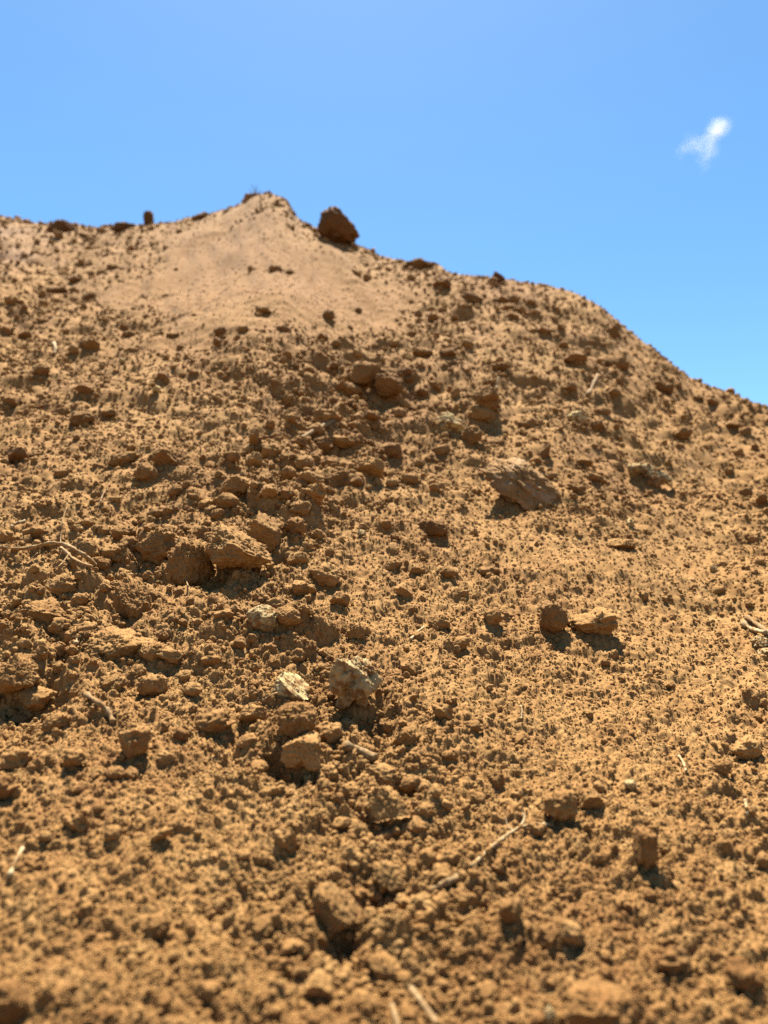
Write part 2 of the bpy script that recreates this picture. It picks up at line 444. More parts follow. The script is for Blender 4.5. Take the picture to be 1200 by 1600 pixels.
EXTRA_P, EXTRA_R = [], []   # crumbs spilled round and lying on the clods
CLODS = []        # (object, px, py, w, h, depth, short words)
def place(name, mesh_or_shape, px, py, w, h, mat, roll=0.0, sink=0.35, thick=None, lift=0.0):
    """a lump whose outline is about w x h pixels of the photograph, resting on the slope at its foot"""
    foot = plan_of(px, py + h * 0.34)
    dep = foot @ FWD; s = dep / FPX
    n = base_normal(foot)
    a, b = w / 2 * s, h / 2 * s
    c = thick if thick is not None else 0.5 * (a + b)
    # local frame: x across, z out of the slope leaning to upright, y up the slope
    zz = n * 0.6 + np.array([0, 0, 1.0]) * 0.4; zz /= np.linalg.norm(zz)
    xx = np.array([1.0, 0, 0]); xx -= zz * (xx @ zz); xx /= np.linalg.norm(xx); yy = np.cross(zz, xx)
    R = Matrix((xx, yy, zz)).transposed()
    if isinstance(mesh_or_shape, tuple):
        o = mesh_obj(name, mesh_or_shape[0], mesh_or_shape[1], mat)
    else:
        o = bpy.data.objects.new(name, mesh_or_shape); COL.objects.link(o)
    ce = foot + n * b * (0.95 - sink * 2 + lift)
    R = R @ Matrix.Rotation(roll, 3, 'Y')
    o.location = ce; o.rotation_euler = R.to_euler(); o.scale = (a, c, b)
    # soil spilled round its foot, crumbs lying on its back
    g = np.random.default_rng(int(px * 977 + py)); k = int(np.clip((w + h) * .35, 8, 44))
    for _ in range(k):
        an = g.uniform(0, 6.283); q = hit(px + math.cos(an) * w * g.uniform(.42, .72), py + h * .25 + math.sin(an) * h * g.uniform(.35, .6))
        if q is None: continue
        rad = 0.5 * 2.2 * g.random() ** (-.42) * (q[0] @ FWD) / FPX
        EXTRA_P.append(q[0] + q[1] * rad * .2); EXTRA_R.append(min(rad, b * .35))
    me = o.data; vc = np.empty(len(me.vertices) * 3, np.float32); me.vertices.foreach_get('co', vc); vc = vc.reshape(-1, 3)
    R3 = np.array(R); up = (vc * [1 / a, 1 / c, 1 / b]) @ R3.T; up /= np.linalg.norm(up, axis=1)[:, None]
    can = np.where((up[:, 2] > .35))[0]
    if len(can):
        pick = can[g.integers(0, len(can), int(k * 1.1))]
        wv = (vc[pick] * [a, c, b]) @ R3.T + ce
        EXTRA_P.extend(list(wv)); EXTRA_R.extend(list(np.minimum(0.5 * 1.3 * g.random(len(pick)) ** (-.4) * s, b * .2)))
    return o, ce, dep

# ------------------------------------------------------------------ roots, twigs and straws
LANDMARKS = []
def tube(name, pts, r0, r1, mat, parent=None, sides=8, wob=0.22, seed=1):
    """a bent, tapering tube through points given as photograph spots with a lift off the soil, both in pixels"""
    g = np.random.default_rng(seed); W = []
    for px, py, li in pts:
        p = plan_of(px, py); s = (p @ FWD) / FPX
        W.append(np.append(p + base_normal(p) * li * s, s))
    W = np.array(W); n = len(W); t = np.linspace(0, n - 1, max(5, (n - 1) * 7))
    # Catmull-Rom through the spots
    E = np.vstack([2 * W[0] - W[1], W, 2 * W[-1] - W[-2]]); C = []
    for q in t:
        i = min(int(q), n - 2); u = q - i; a, b, c, d = E[i:i + 4]
        C.append(0.5 * (2 * b + (c - a) * u + (2 * a - 5 * b + 4 * c - d) * u * u + (3 * b - a - 3 * c + d) * u ** 3))
    C = np.array(C); V = []; F = []
    m = len(C)
    for i in range(m):
        tg = C[min(i + 1, m - 1), :3] - C[max(i - 1, 0), :3]; tg /= np.linalg.norm(tg) + 1e-9
        a = np.cross(tg, [0.2, 0.3, 1.0]); a /= np.linalg.norm(a); b = np.cross(tg, a)
        r = (r0 + (r1 - r0) * i / (m - 1)) * C[i, 3] * (1 + wob * g.normal())
        for k in range(sides):
            an = 2 * math.pi * k / sides; rr_ = r * (1 + wob * .6 * g.normal())
            V.append(C[i, :3] + rr_ * (math.cos(an) * a + math.sin(an) * b))
    for i in range(m - 1):
        for k in range(sides): F.append((i * sides + k, i * sides + (k + 1) % sides, (i + 1) * sides + (k + 1) % sides, (i + 1) * sides + k))
    base = len(V); V.append(C[0, :3]); V.append(C[-1, :3])
    for k in range(0, sides, 2):
        F.append((base, (k + 2) % sides, (k + 1) % sides, k)); q = (m - 1) * sides
        F.append((base + 1, q + k, q + (k + 1) % sides, q + (k + 2) % sides))
    V = np.array(V); o0 = C[0, :3] if parent is None else np.array(parent.location)
    o = mesh_obj(name, V - o0, np.array(F), mat, parent=parent)
    if parent is None: o.location = o0
    return o
def fib(name, cat, lab, pts, r0, r1, mat, short=None, seed=3, **k):
    o = tube(name, pts, r0, r1, mat, seed=seed, **k); tag(o, lab, cat)
    if short: LANDMARKS.append((pts[len(pts) // 2][0], pts[len(pts) // 2][1], short))
    return o
bpy.context.view_layer.update()
r = fib('dry_root', 'root', 'long dry forked root lying across the soil from the left edge', [(-14, 868, 16), (40, 872, 17), (80, 867, 20), (105, 870, 20), (130, 882, 18), (152, 892, 9)], 2.2, 3.2, M_ROOT, 'long forked root')
for pts, a, b in (([(97, 872, 18), (118, 888, 15), (146, 896, 11)], 2.6, 2.2), ([(97, 870, 8), (96, 852, 12), (99, 828, 16), (106, 806, 16)], .9, .5), ([(60, 870, 7), (45, 880, 4), (32, 890, 3)], .9, .5), ([(110, 874, 11), (95, 886, 4), (80, 893, 2)], 1.0, .5)):
    tube('rootlet', pts, a, b, M_ROOT, parent=r, seed=int(pts[1][0]))
r = fib('dry_root', 'root', 'long curved pale root in the right centre foreground', [(736, 1356, 1), (765, 1331, 6), (790, 1313, 8), (812, 1301, 9), (838, 1295, 8), (864, 1293, 5)], 3.0, 1.6, M_STRAW, 'long curved root')
for pts, a, b in (([(808, 1303, 9), (817, 1294, 14), (815, 1286, 20), (811, 1282, 23)], 1.8, 1.0), ([(802, 1306, 8), (792, 1298, 10), (788, 1288, 14)], 1.2, .7)):
    tube('rootlet', pts, a, b, M_STRAW, parent=r, seed=int(pts[1][0]))
fib('stick', 'stick', 'short thick woody stick with a pale end right of the square block clod', [(538, 1170, 6), (560, 1180, 7), (586, 1191, 7)], 7.5, 7, M_TWIG, 'short woody stick', wob=.06)
fib('twig', 'twig', 'short grey twig lying on soil above the rough upright clod on the left', [(134, 1088, 3), (152, 1101, 5), (168, 1116, 5), (178, 1131, 2)], 3.6, 4.4, M_TWIG, 'short grey twig')
fib('straw', 'straw', 'thin pale straw right of the upright chalky stone, slightly above it', [(641, 1001, 2), (650, 993, 5), (662, 983, 4)], 1.6, 1.4, M_STRAW, 'thin pale straw')
fib('stick', 'stick', 'grey bark stick lying among the pile of small round clods', [(456, 697, 6), (486, 683, 9), (520, 664, 7)], 3.4, 4.6, M_TWIG, 'grey bark stick', wob=.1)
fib('stick', 'stick', 'upper grey stick at the right edge above the pale angular stone', [(1166, 968, 4), (1184, 982, 6), (1206, 998, 6)], 3.0, 4.0, M_TWIG, 'grey stick at the right edge')
fib('stick', 'stick', 'lower pale stick at the right edge touching the pale angular stone', [(1160, 976, 3), (1175, 988, 5), (1196, 996, 8)], 3.4, 3.0, M_STRAW)
fib('straw', 'straw', 'pale straw standing at a slant in the left foreground', [(14, 1372, 2), (25, 1352, 8), (36, 1334, 10)], 3.4, 2.6, M_STRAW, 'pale slanting straw')
fib('stick', 'stick', 'pale stub of stick poking from soil right of the big dark fronted clod', [(672, 1396, 2), (692, 1388, 8), (714, 1380, 10)], 5.0, 4.5, M_TWIG, 'pale stub of stick')
fib('stick', 'stick', 'thick blurred stick at the bottom edge in the middle', [(641, 1546, 2), (658, 1570, 5), (684, 1606, 4)], 5, 6, M_TWIG, 'thick blurred stick', wob=.06)
fib('stick', 'stick', 'thin upright blurred stick at the bottom edge left of the thick one', [(612, 1572, 1), (617, 1590, 4), (622, 1612, 4)], 4.0, 4.6, M_TWIG, wob=.06)
fib('straw', 'straw', 'fine pale straw below the pair of clods at the right edge', [(1060, 1183, 2), (1066, 1194, 5), (1072, 1208, 3)], 1.8, 1.8, M_STRAW)
fib('straw', 'straw', 'short upright straw above the peg shaped clod, towards the right edge', [(1164, 1254, 3), (1165, 1264, 7), (1167, 1276, 4)], 2.4, 2.2, M_STRAW)
fib('straw', 'straw', 'hair thin fibre below the chunky lit clod on the left', [(294, 902, 8), (290, 910, 12), (295, 922, 6)], 1.0, .8, M_STRAW)
fib('straw', 'straw', 'tiny upright fibre in fine soil right of the upright chalky stone', [(813, 1106, 3), (815, 1115, 6), (814, 1126, 2)], 1.4, 1.2, M_STRAW)
fib('stick', 'stick', 'reddish stub of stick high on the slope above the flat cream stone', [(917, 621, 3), (922, 611, 12), (927, 602, 16)], 2.8, 3.2, M_TWIG)
fib('straw', 'straw', 'white sliver of straw beside the upright dark clod', [(775, 612, 4), (776, 606, 8), (777, 600, 10)], 1.8, 1.6, M_STRAW)
fib('straw', 'straw', 'pale flat sliver at the left edge above the long forked root', [(18, 829, 5), (27, 825, 8), (40, 819, 6)], 2.6, 1.8, M_STRAW)
fib('straw', 'straw', 'pale sliver curving on a far clod at the upper left', [(84, 541, 4), (88, 549, 7), (86, 557, 4)], 2.6, 2.0, M_STRAW)
fib('twig', 'twig', 'thin twig on the soil between the ball clod and the rounded dome clod', [(150, 802, 3), (158, 786, 6), (164, 770, 4)], .9, .7, M_TWIG)
fib('twig', 'twig', 'thin dark stem lying left of the square block clod', [(410, 1098, 3), (425, 1090, 5), (442, 1084, 4)], 1.6, 1.3, M_ROOT)
fib('straw', 'straw', 'pale splinter on the soil left of the clump by the jagged whitish stone', [(118, 1010, 4), (122, 1004, 7), (128, 998, 6)], 2.6, 2.0, M_STRAW)
g0 = plan_of(398, 306)
sp = bpy.data.objects.new('dry_sprig', None); COL.objects.link(sp); sp.location = g0
tag(sp, 'small dry dark sprig growing on the very top of the peak', 'sprig'); LANDMARKS.append((398, 300, 'sprig on the peak'))
bpy.context.view_layer.update()
def stalk(x0, pts, r0):
    s = (g0 @ FWD) / FPX; V = []; F = []
    for i, (a, b) in enumerate(pts):
        c = np.array([a * s, -i * .004, b * s]); r_ = r0 * s * (1 - .2 * i)
        for k in range(5): V.append(c + r_ * np.array([math.cos(k * 1.2566), math.sin(k * 1.2566), 0]))
    for i in range(len(pts) - 1):
        for k in range(5): F.append((i * 5 + k, i * 5 + (k + 1) % 5, (i + 1) * 5 + (k + 1) % 5, (i + 1) * 5 + k))
    return mesh_obj('stem', V, F, M_SPRIG, parent=sp)
for pts in ([(0, -4), (0, 5), (-2, 12), (-5, 17)], [(1, -4), (2, 4), (3, 10), (2, 15)], [(0, -4), (-3, 3), (-6, 7), (-9, 9)], [(2, -4), (5, 2), (8, 6), (11, 7)]):
    stalk(0, pts, 1.1)
# ------------------------------------------------------------------ the clods and stones one can point at
def key(*p): return list(p)
MAT = dict(c=M_CLOD, d=M_DARK, p=M_PALE, w=M_WHITE, g=M_GREY, k=M_SHADE)
# px, py, w, h, material, shape, name, category, label, short name used by its neighbours' labels
ROUND = dict(cuts=2, lump=0.18); CHUNK = dict(cuts=4, lump=0.30, depth=(0.55, 0.85))
BLOCK = dict(cuts=2, lump=0.34, keys=[((1, .1, .1), .7), ((-1, 0, .1), .68), ((0, -1, .25), .6), ((0, 1, 0), .65), ((.1, .05, 1), .66)])
WEDGE = dict(cuts=1, lump=0.22, keys=[((.7, -.1, .75), .55), ((-1, -.1, .25), .72)])
SLOPE = dict(cuts=4, lump=0.32, keys=[((.35, -.3, .9), .5), ((0, -1, -.2), .5)])
FLAT = dict(cuts=4, lump=0.4, keys=[((.1, -.75, .65), .32), ((.5, .1, .8), .5)])
HERO = [
 (526, 357, 66, 60, 'k', dict(cuts=0, lump=.13, keys=[((.66, 0, .75), .50)]), 'boulder', 'boulder', 'big dark boulder standing alone on the skyline right of the peak', 'big boulder on the skyline', dict(sink=.14, roll=.06)),
 (235, 342, 17, 22, 'k', BLOCK, 'dirt_clod', 'clod', 'dark upright block of earth standing on the skyline left of the peak', 'upright block on the skyline', dict(sink=.1)),
 (779, 432, 22, 18, 'k', WEDGE, 'dirt_clod', 'clod', 'small dark pointed clod on the descending skyline right of the big boulder', 'pointed clod on the skyline', dict(sink=.2)),
 (98, 352, 50, 24, 'k', CHUNK, 'dirt_clod', 'clod', 'long dark lump on the far left skyline', 'long lump on the left skyline', dict(sink=.3)),
 (190, 352, 40, 18, 'k', CHUNK, 'dirt_clod', 'clod', 'low dark lump on the skyline just left of the upright block', 'low lump on the skyline', dict(sink=.35)),
 (312, 337, 26, 12, 'd', ROUND, 'dirt_clod', 'clod', 'flat dark lump on the rising skyline between upright block and peak', 'flat lump on the rising skyline', dict(sink=.35)),
 (655, 410, 56, 20, 'd', CHUNK, 'dirt_clod', 'clod', 'wide low lump on the skyline between the big boulder and the pointed clod', 'wide lump on the skyline', dict(sink=.35)),
 (810, 742, 146, 78, 'g', dict(cuts=2, lump=.28, keys=[((-.1, -.85, .6), .25), ((-.7, -.2, .7), .45), ((.3, 0, 1), .5), ((.9, -.3, -.2), .6)]), 'stone', 'stone', 'large flat grey brown stone slab leaning on the slope right of centre', 'large flat stone slab', dict(sink=.36, roll=.5)),
 (552, 1066, 84, 88, 'p', dict(cuts=4, lump=.55, depth=(.5, .8)), 'stone', 'stone', 'pale chalky pitted stone standing upright near the middle of the picture', 'upright chalky stone', dict(sink=.12)),
 (460, 1072, 72, 46, 'w', dict(cuts=4, lump=.3, keys=[((.45, -.2, .9), .35)]), 'stone', 'stone', 'jagged whitish stone half buried left of the upright chalky stone', 'jagged whitish stone', dict(sink=.3, roll=.35)),
 (375, 860, 112, 68, 'c', WEDGE, 'dirt_clod', 'clod', 'longest wedge shaped clod, smooth sloping back and dark front, left of centre', 'longest wedge clod', dict(sink=.08, roll=.12)),
 (297, 876, 76, 72, 'c', CHUNK, 'dirt_clod', 'clod', 'chunky lit clod touching the left end of the longest wedge clod', 'chunky lit clod', dict(sink=.12)),
 (247, 850, 64, 60, 'c', CHUNK, 'dirt_clod', 'clod', 'rough humped clod just left of and behind the chunky lit clod', 'rough humped clod', dict(sink=.15)),
 (412, 824, 60, 54, 'c', SLOPE, 'dirt_clod', 'clod', 'smooth faced angular clod lying right behind the longest wedge clod', 'smooth faced angular clod', dict(sink=.2, roll=.3)),
 (268, 710, 60, 44, 'c', ROUND, 'dirt_clod', 'clod', 'smooth rounded dome clod left of the pile of small round clods', 'rounded dome clod', dict(sink=.3)),
 (372, 756, 58, 40, 'c', CHUNK, 'dirt_clod', 'clod', 'angular clod at the lower left edge of the pile of small round clods', 'angular clod at the pile edge', dict(sink=.2)),
 (566, 586, 44, 42, 'd', CHUNK, 'dirt_clod', 'clod', 'dark clod, left and upper one of the pair on the bare slope below the sand', 'dark clod of the pair', dict(sink=.12)),
 (606, 598, 50, 40, 'd', ROUND, 'dirt_clod', 'clod', 'rounder clod, right one of the pair on the bare slope below the sand', 'rounder clod of the pair', dict(sink=.2)),
 (510, 650, 50, 36, 'c', CHUNK, 'dirt_clod', 'clod', 'brown clod heading the pile of small round clods above the grey bark stick', 'clod heading the pile', dict(sink=.25)),
 (756, 622, 46, 44, 'd', CHUNK, 'dirt_clod', 'clod', 'upright dark clod right of the streaky pale stone', 'upright dark clod', dict(sink=.12)),
 (703, 660, 44, 34, 'w', dict(cuts=4, lump=.3), 'stone', 'stone', 'streaky pale and grey stone above and left of the large flat stone slab', 'streaky pale stone', dict(sink=.25, roll=.4)),
 (737, 677, 36, 32, 'd', ROUND, 'dirt_clod', 'clod', 'round dark clod in front of the streaky pale stone', 'round clod by the streaky stone', dict(sink=.2)),
 (900, 648, 34, 24, 'w', dict(cuts=5, lump=.2), 'stone', 'stone', 'small flat cream stone high on the right of the slope', 'flat cream stone', dict(sink=.35)),
 (1020, 735, 52, 30, 'p', FLAT, 'stone', 'stone', 'flat pale topped stone right of the large flat stone slab', 'flat pale topped stone', dict(sink=.3)),
 (988, 730, 28, 26, 'p', CHUNK, 'stone', 'stone', 'small pale stone touching the left end of the flat pale topped stone', 'small pale stone', dict(sink=.3)),
 (677, 820, 48, 28, 'd', ROUND, 'dirt_clod', 'clod', 'smooth dark brown half buried clod alone in the centre right of the smooth angular clod', 'half buried brown clod', dict(sink=.3)),
 (460, 1128, 68, 58, 'c', ROUND, 'dirt_clod', 'clod', 'big round clod resting on the square block clod near the middle', 'round clod on the square block', dict(sink=.02)),
 (470, 1178, 64, 56, 'c', BLOCK, 'dirt_clod', 'clod', 'square block clod with a dark shaded front below the big round clod', 'square block clod', dict(sink=.05)),
 (520, 1144, 46, 36, 'c', CHUNK, 'dirt_clod', 'clod', 'clod leaning against the right side of the square block clod', 'leaning clod', dict(sink=.2)),
 (211, 1158, 52, 54, 'c', CHUNK, 'dirt_clod', 'clod', 'rough upright clod alone in the left foreground below the short grey twig', 'rough upright clod', dict(sink=.15)),
 (600, 1250, 84, 54, 'c', FLAT, 'dirt_clod', 'clod', 'wide overhanging clod with a dark undercut front below the short woody stick', 'wide undercut clod', dict(sink=.2)),
 (596, 1208, 66, 44, 'c', CHUNK, 'dirt_clod', 'clod', 'crumbly clod resting behind the wide undercut clod', '-', dict(sink=.25)),
 (1005, 1326, 34, 56, 'd', BLOCK, 'dirt_clod', 'clod', 'dark upright peg shaped clod standing alone in the right foreground', 'peg shaped clod', dict(sink=.05)),
 (870, 1254, 58, 46, 'c', ROUND, 'dirt_clod', 'clod', 'large rounded clod just above the long curved pale root', 'rounded clod above the curved root', dict(sink=.1)),
 (862, 962, 46, 50, 'd', ROUND, 'dirt_clod', 'clod', 'dark rounded clod touching the left end of a long flat clod', 'dark rounded clod', dict(sink=.15)),
 (922, 966, 78, 40, 'c', dict(cuts=1, lump=.4), 'dirt_clod', 'clod', 'long flat clod sloping right of the dark rounded clod', 'long flat clod', dict(sink=.3, roll=-.25)),
 (525, 1412, 88, 74, 'd', SLOPE, 'dirt_clod', 'clod', 'big dark fronted clod in the bottom centre foreground', 'big dark fronted clod', dict(sink=.25, roll=.35)),
 (605, 1364, 60, 46, 'c', FLAT, 'dirt_clod', 'clod', 'tilted flat clod with a sharp edge above the big dark fronted clod', 'tilted flat clod', dict(sink=.2)),
 (605, 1502, 62, 30, 'd', FLAT, 'dirt_clod', 'clod', 'low dark fronted clod straight below the big dark fronted clod, near the bottom edge', 'low dark fronted clod', dict(sink=.25)),
 (797, 1420, 40, 44, 'c', ROUND, 'dirt_clod', 'clod', 'small round clod below the long curved pale root', 'round clod below the curved root', dict(sink=.15)),
 (933, 1562, 120, 78, 'c', ROUND, 'dirt_clod', 'clod', 'largest blurred rounded clod at the bottom edge right of centre', 'largest blurred clod', dict(sink=.3)),
 (12, 1560, 60, 76, 'd', CHUNK, 'dirt_clod', 'clod', 'dark blurred clod cut by the bottom left corner', 'dark corner clod', dict(sink=.2)),
 (1050, 1496, 58, 46, 'd', CHUNK, 'dirt_clod', 'clod', 'blurred dark fronted clod right of the largest blurred clod', 'blurred dark fronted clod', dict(sink=.2)),
 (1160, 1520, 64, 48, 'd', CHUNK, 'dirt_clod', 'clod', 'blurred dark clod nearest the bottom right corner', 'clod nearest the right corner', dict(sink=.2)),
 (858, 1586, 18, 30, 'w', CHUNK, 'stone', 'stone', 'tiny bright white stone at the bottom edge left of the largest blurred clod', 'tiny white stone', dict(sink=.1)),
 (206, 928, 56, 84, 'c', dict(cuts=2, lump=.15, keys=[((.5, -.5, .6), .6)]), 'dirt_clod', 'clod', 'long clod pointing down the slope below the rough humped clod', 'long downhill clod', dict(sink=.3, roll=-.3)),
 (190, 1000, 120, 58, 'c', FLAT, 'dirt_clod', 'clod', 'broadest flat crumbly clod in the left middle', 'broadest flat clod', dict(sink=.3)),
 (74, 955, 84, 52, 'c', SLOPE, 'dirt_clod', 'clod', 'wide sloping clod left of the broadest flat clod, near the left edge', 'wide sloping clod', dict(sink=.25)),
 (26, 1048, 80, 66, 'c', CHUNK, 'dirt_clod', 'clod', 'heavy crumbly clod cut by the left edge of the picture', 'heavy clod at the left edge', dict(sink=.2)),
 (60, 1088, 60, 40, 'c', CHUNK, 'dirt_clod', 'clod', 'clod leaning on the lower right of the heavy clod at the left edge', 'leaning left edge clod', dict(sink=.2)),
 (134, 856, 46, 40, 'c', ROUND, 'dirt_clod', 'clod', 'ball shaped clod behind the long forked root on the left', 'ball clod behind the root', dict(sink=.2)),
 (410, 962, 54, 44, 'p', ROUND, 'stone', 'stone', 'round stone with pale chalk on its left top, below the longest wedge clod', 'round chalk stained stone', dict(sink=.2)),
 (507, 894, 52, 42, 'c', ROUND, 'dirt_clod', 'clod', 'crumbly clod right of the longest wedge clod', 'crumbly clod right of the wedge', dict(sink=.25)),
 (1165, 1166, 46, 42, 'c', ROUND, 'dirt_clod', 'clod', 'larger of the two clods lying together at the right edge', 'larger clod at the right edge', dict(sink=.2)),
 (1128, 1196, 32, 26, 'c', ROUND, 'dirt_clod', 'clod', 'smaller of the two clods lying together at the right edge', '-', dict(sink=.2)),
 (985, 1223, 20, 16, 'w', ROUND, 'stone', 'stone', 'small round pale pebble lying above and left of the peg shaped clod', 'round pale pebble', dict(sink=.3)),
 (1114, 888, 12, 14, 'w', CHUNK, 'stone_chip', 'stone chip', 'tiny white stone chip on the fine soil at the right', 'white chip on the right', dict(sink=.2)),
 (565, 832, 16, 11, 'w', CHUNK, 'stone_chip', 'stone chip', 'tiny white stone chip on fine soil left of the half buried brown clod', '-', dict(sink=.2)),
 (983, 816, 15, 15, 'w', CHUNK, 'stone_chip', 'stone chip', 'small pale stone chip below the flat pale topped stone', '-', dict(sink=.2)),
 (65, 488, 13, 11, 'w', CHUNK, 'stone_chip', 'stone chip', 'pale stone chip among far clods on the upper left, nearest the skyline', '-', dict(sink=.2)),
 (192, 563, 11, 10, 'w', CHUNK, 'stone_chip', 'stone chip', 'pale stone chip under the left corner of the bare sand', '-', dict(sink=.2)),
 (57, 575, 11, 8, 'w', CHUNK, 'stone_chip', 'stone chip', 'whitish stone chip lying on a dark clod at the upper left', '-', dict(sink=.1)),
 (245, 609, 9, 14, 'w', BLOCK, 'stone_chip', 'stone chip', 'narrow pinkish white stone chip above the rounded dome clod', 'narrow white chip', dict(sink=.15, roll=.4)),
 (10, 718, 12, 9, 'w', CHUNK, 'stone_chip', 'stone chip', 'white stone chip at the left edge level with the rounded dome clod', 'white chip at the left edge', dict(sink=.2)),
 (1192, 1000, 34, 16, 'p', FLAT, 'stone', 'stone', 'pale angular stone under the grey sticks at the right edge', 'pale stone at the right edge', dict(sink=.2)),
 (1196, 1019, 26, 16, 'p', CHUNK, 'stone', 'stone', 'greyish stone cut by the right edge below the pale angular one', 'greyish stone at the right edge', dict(sink=.2)),
]
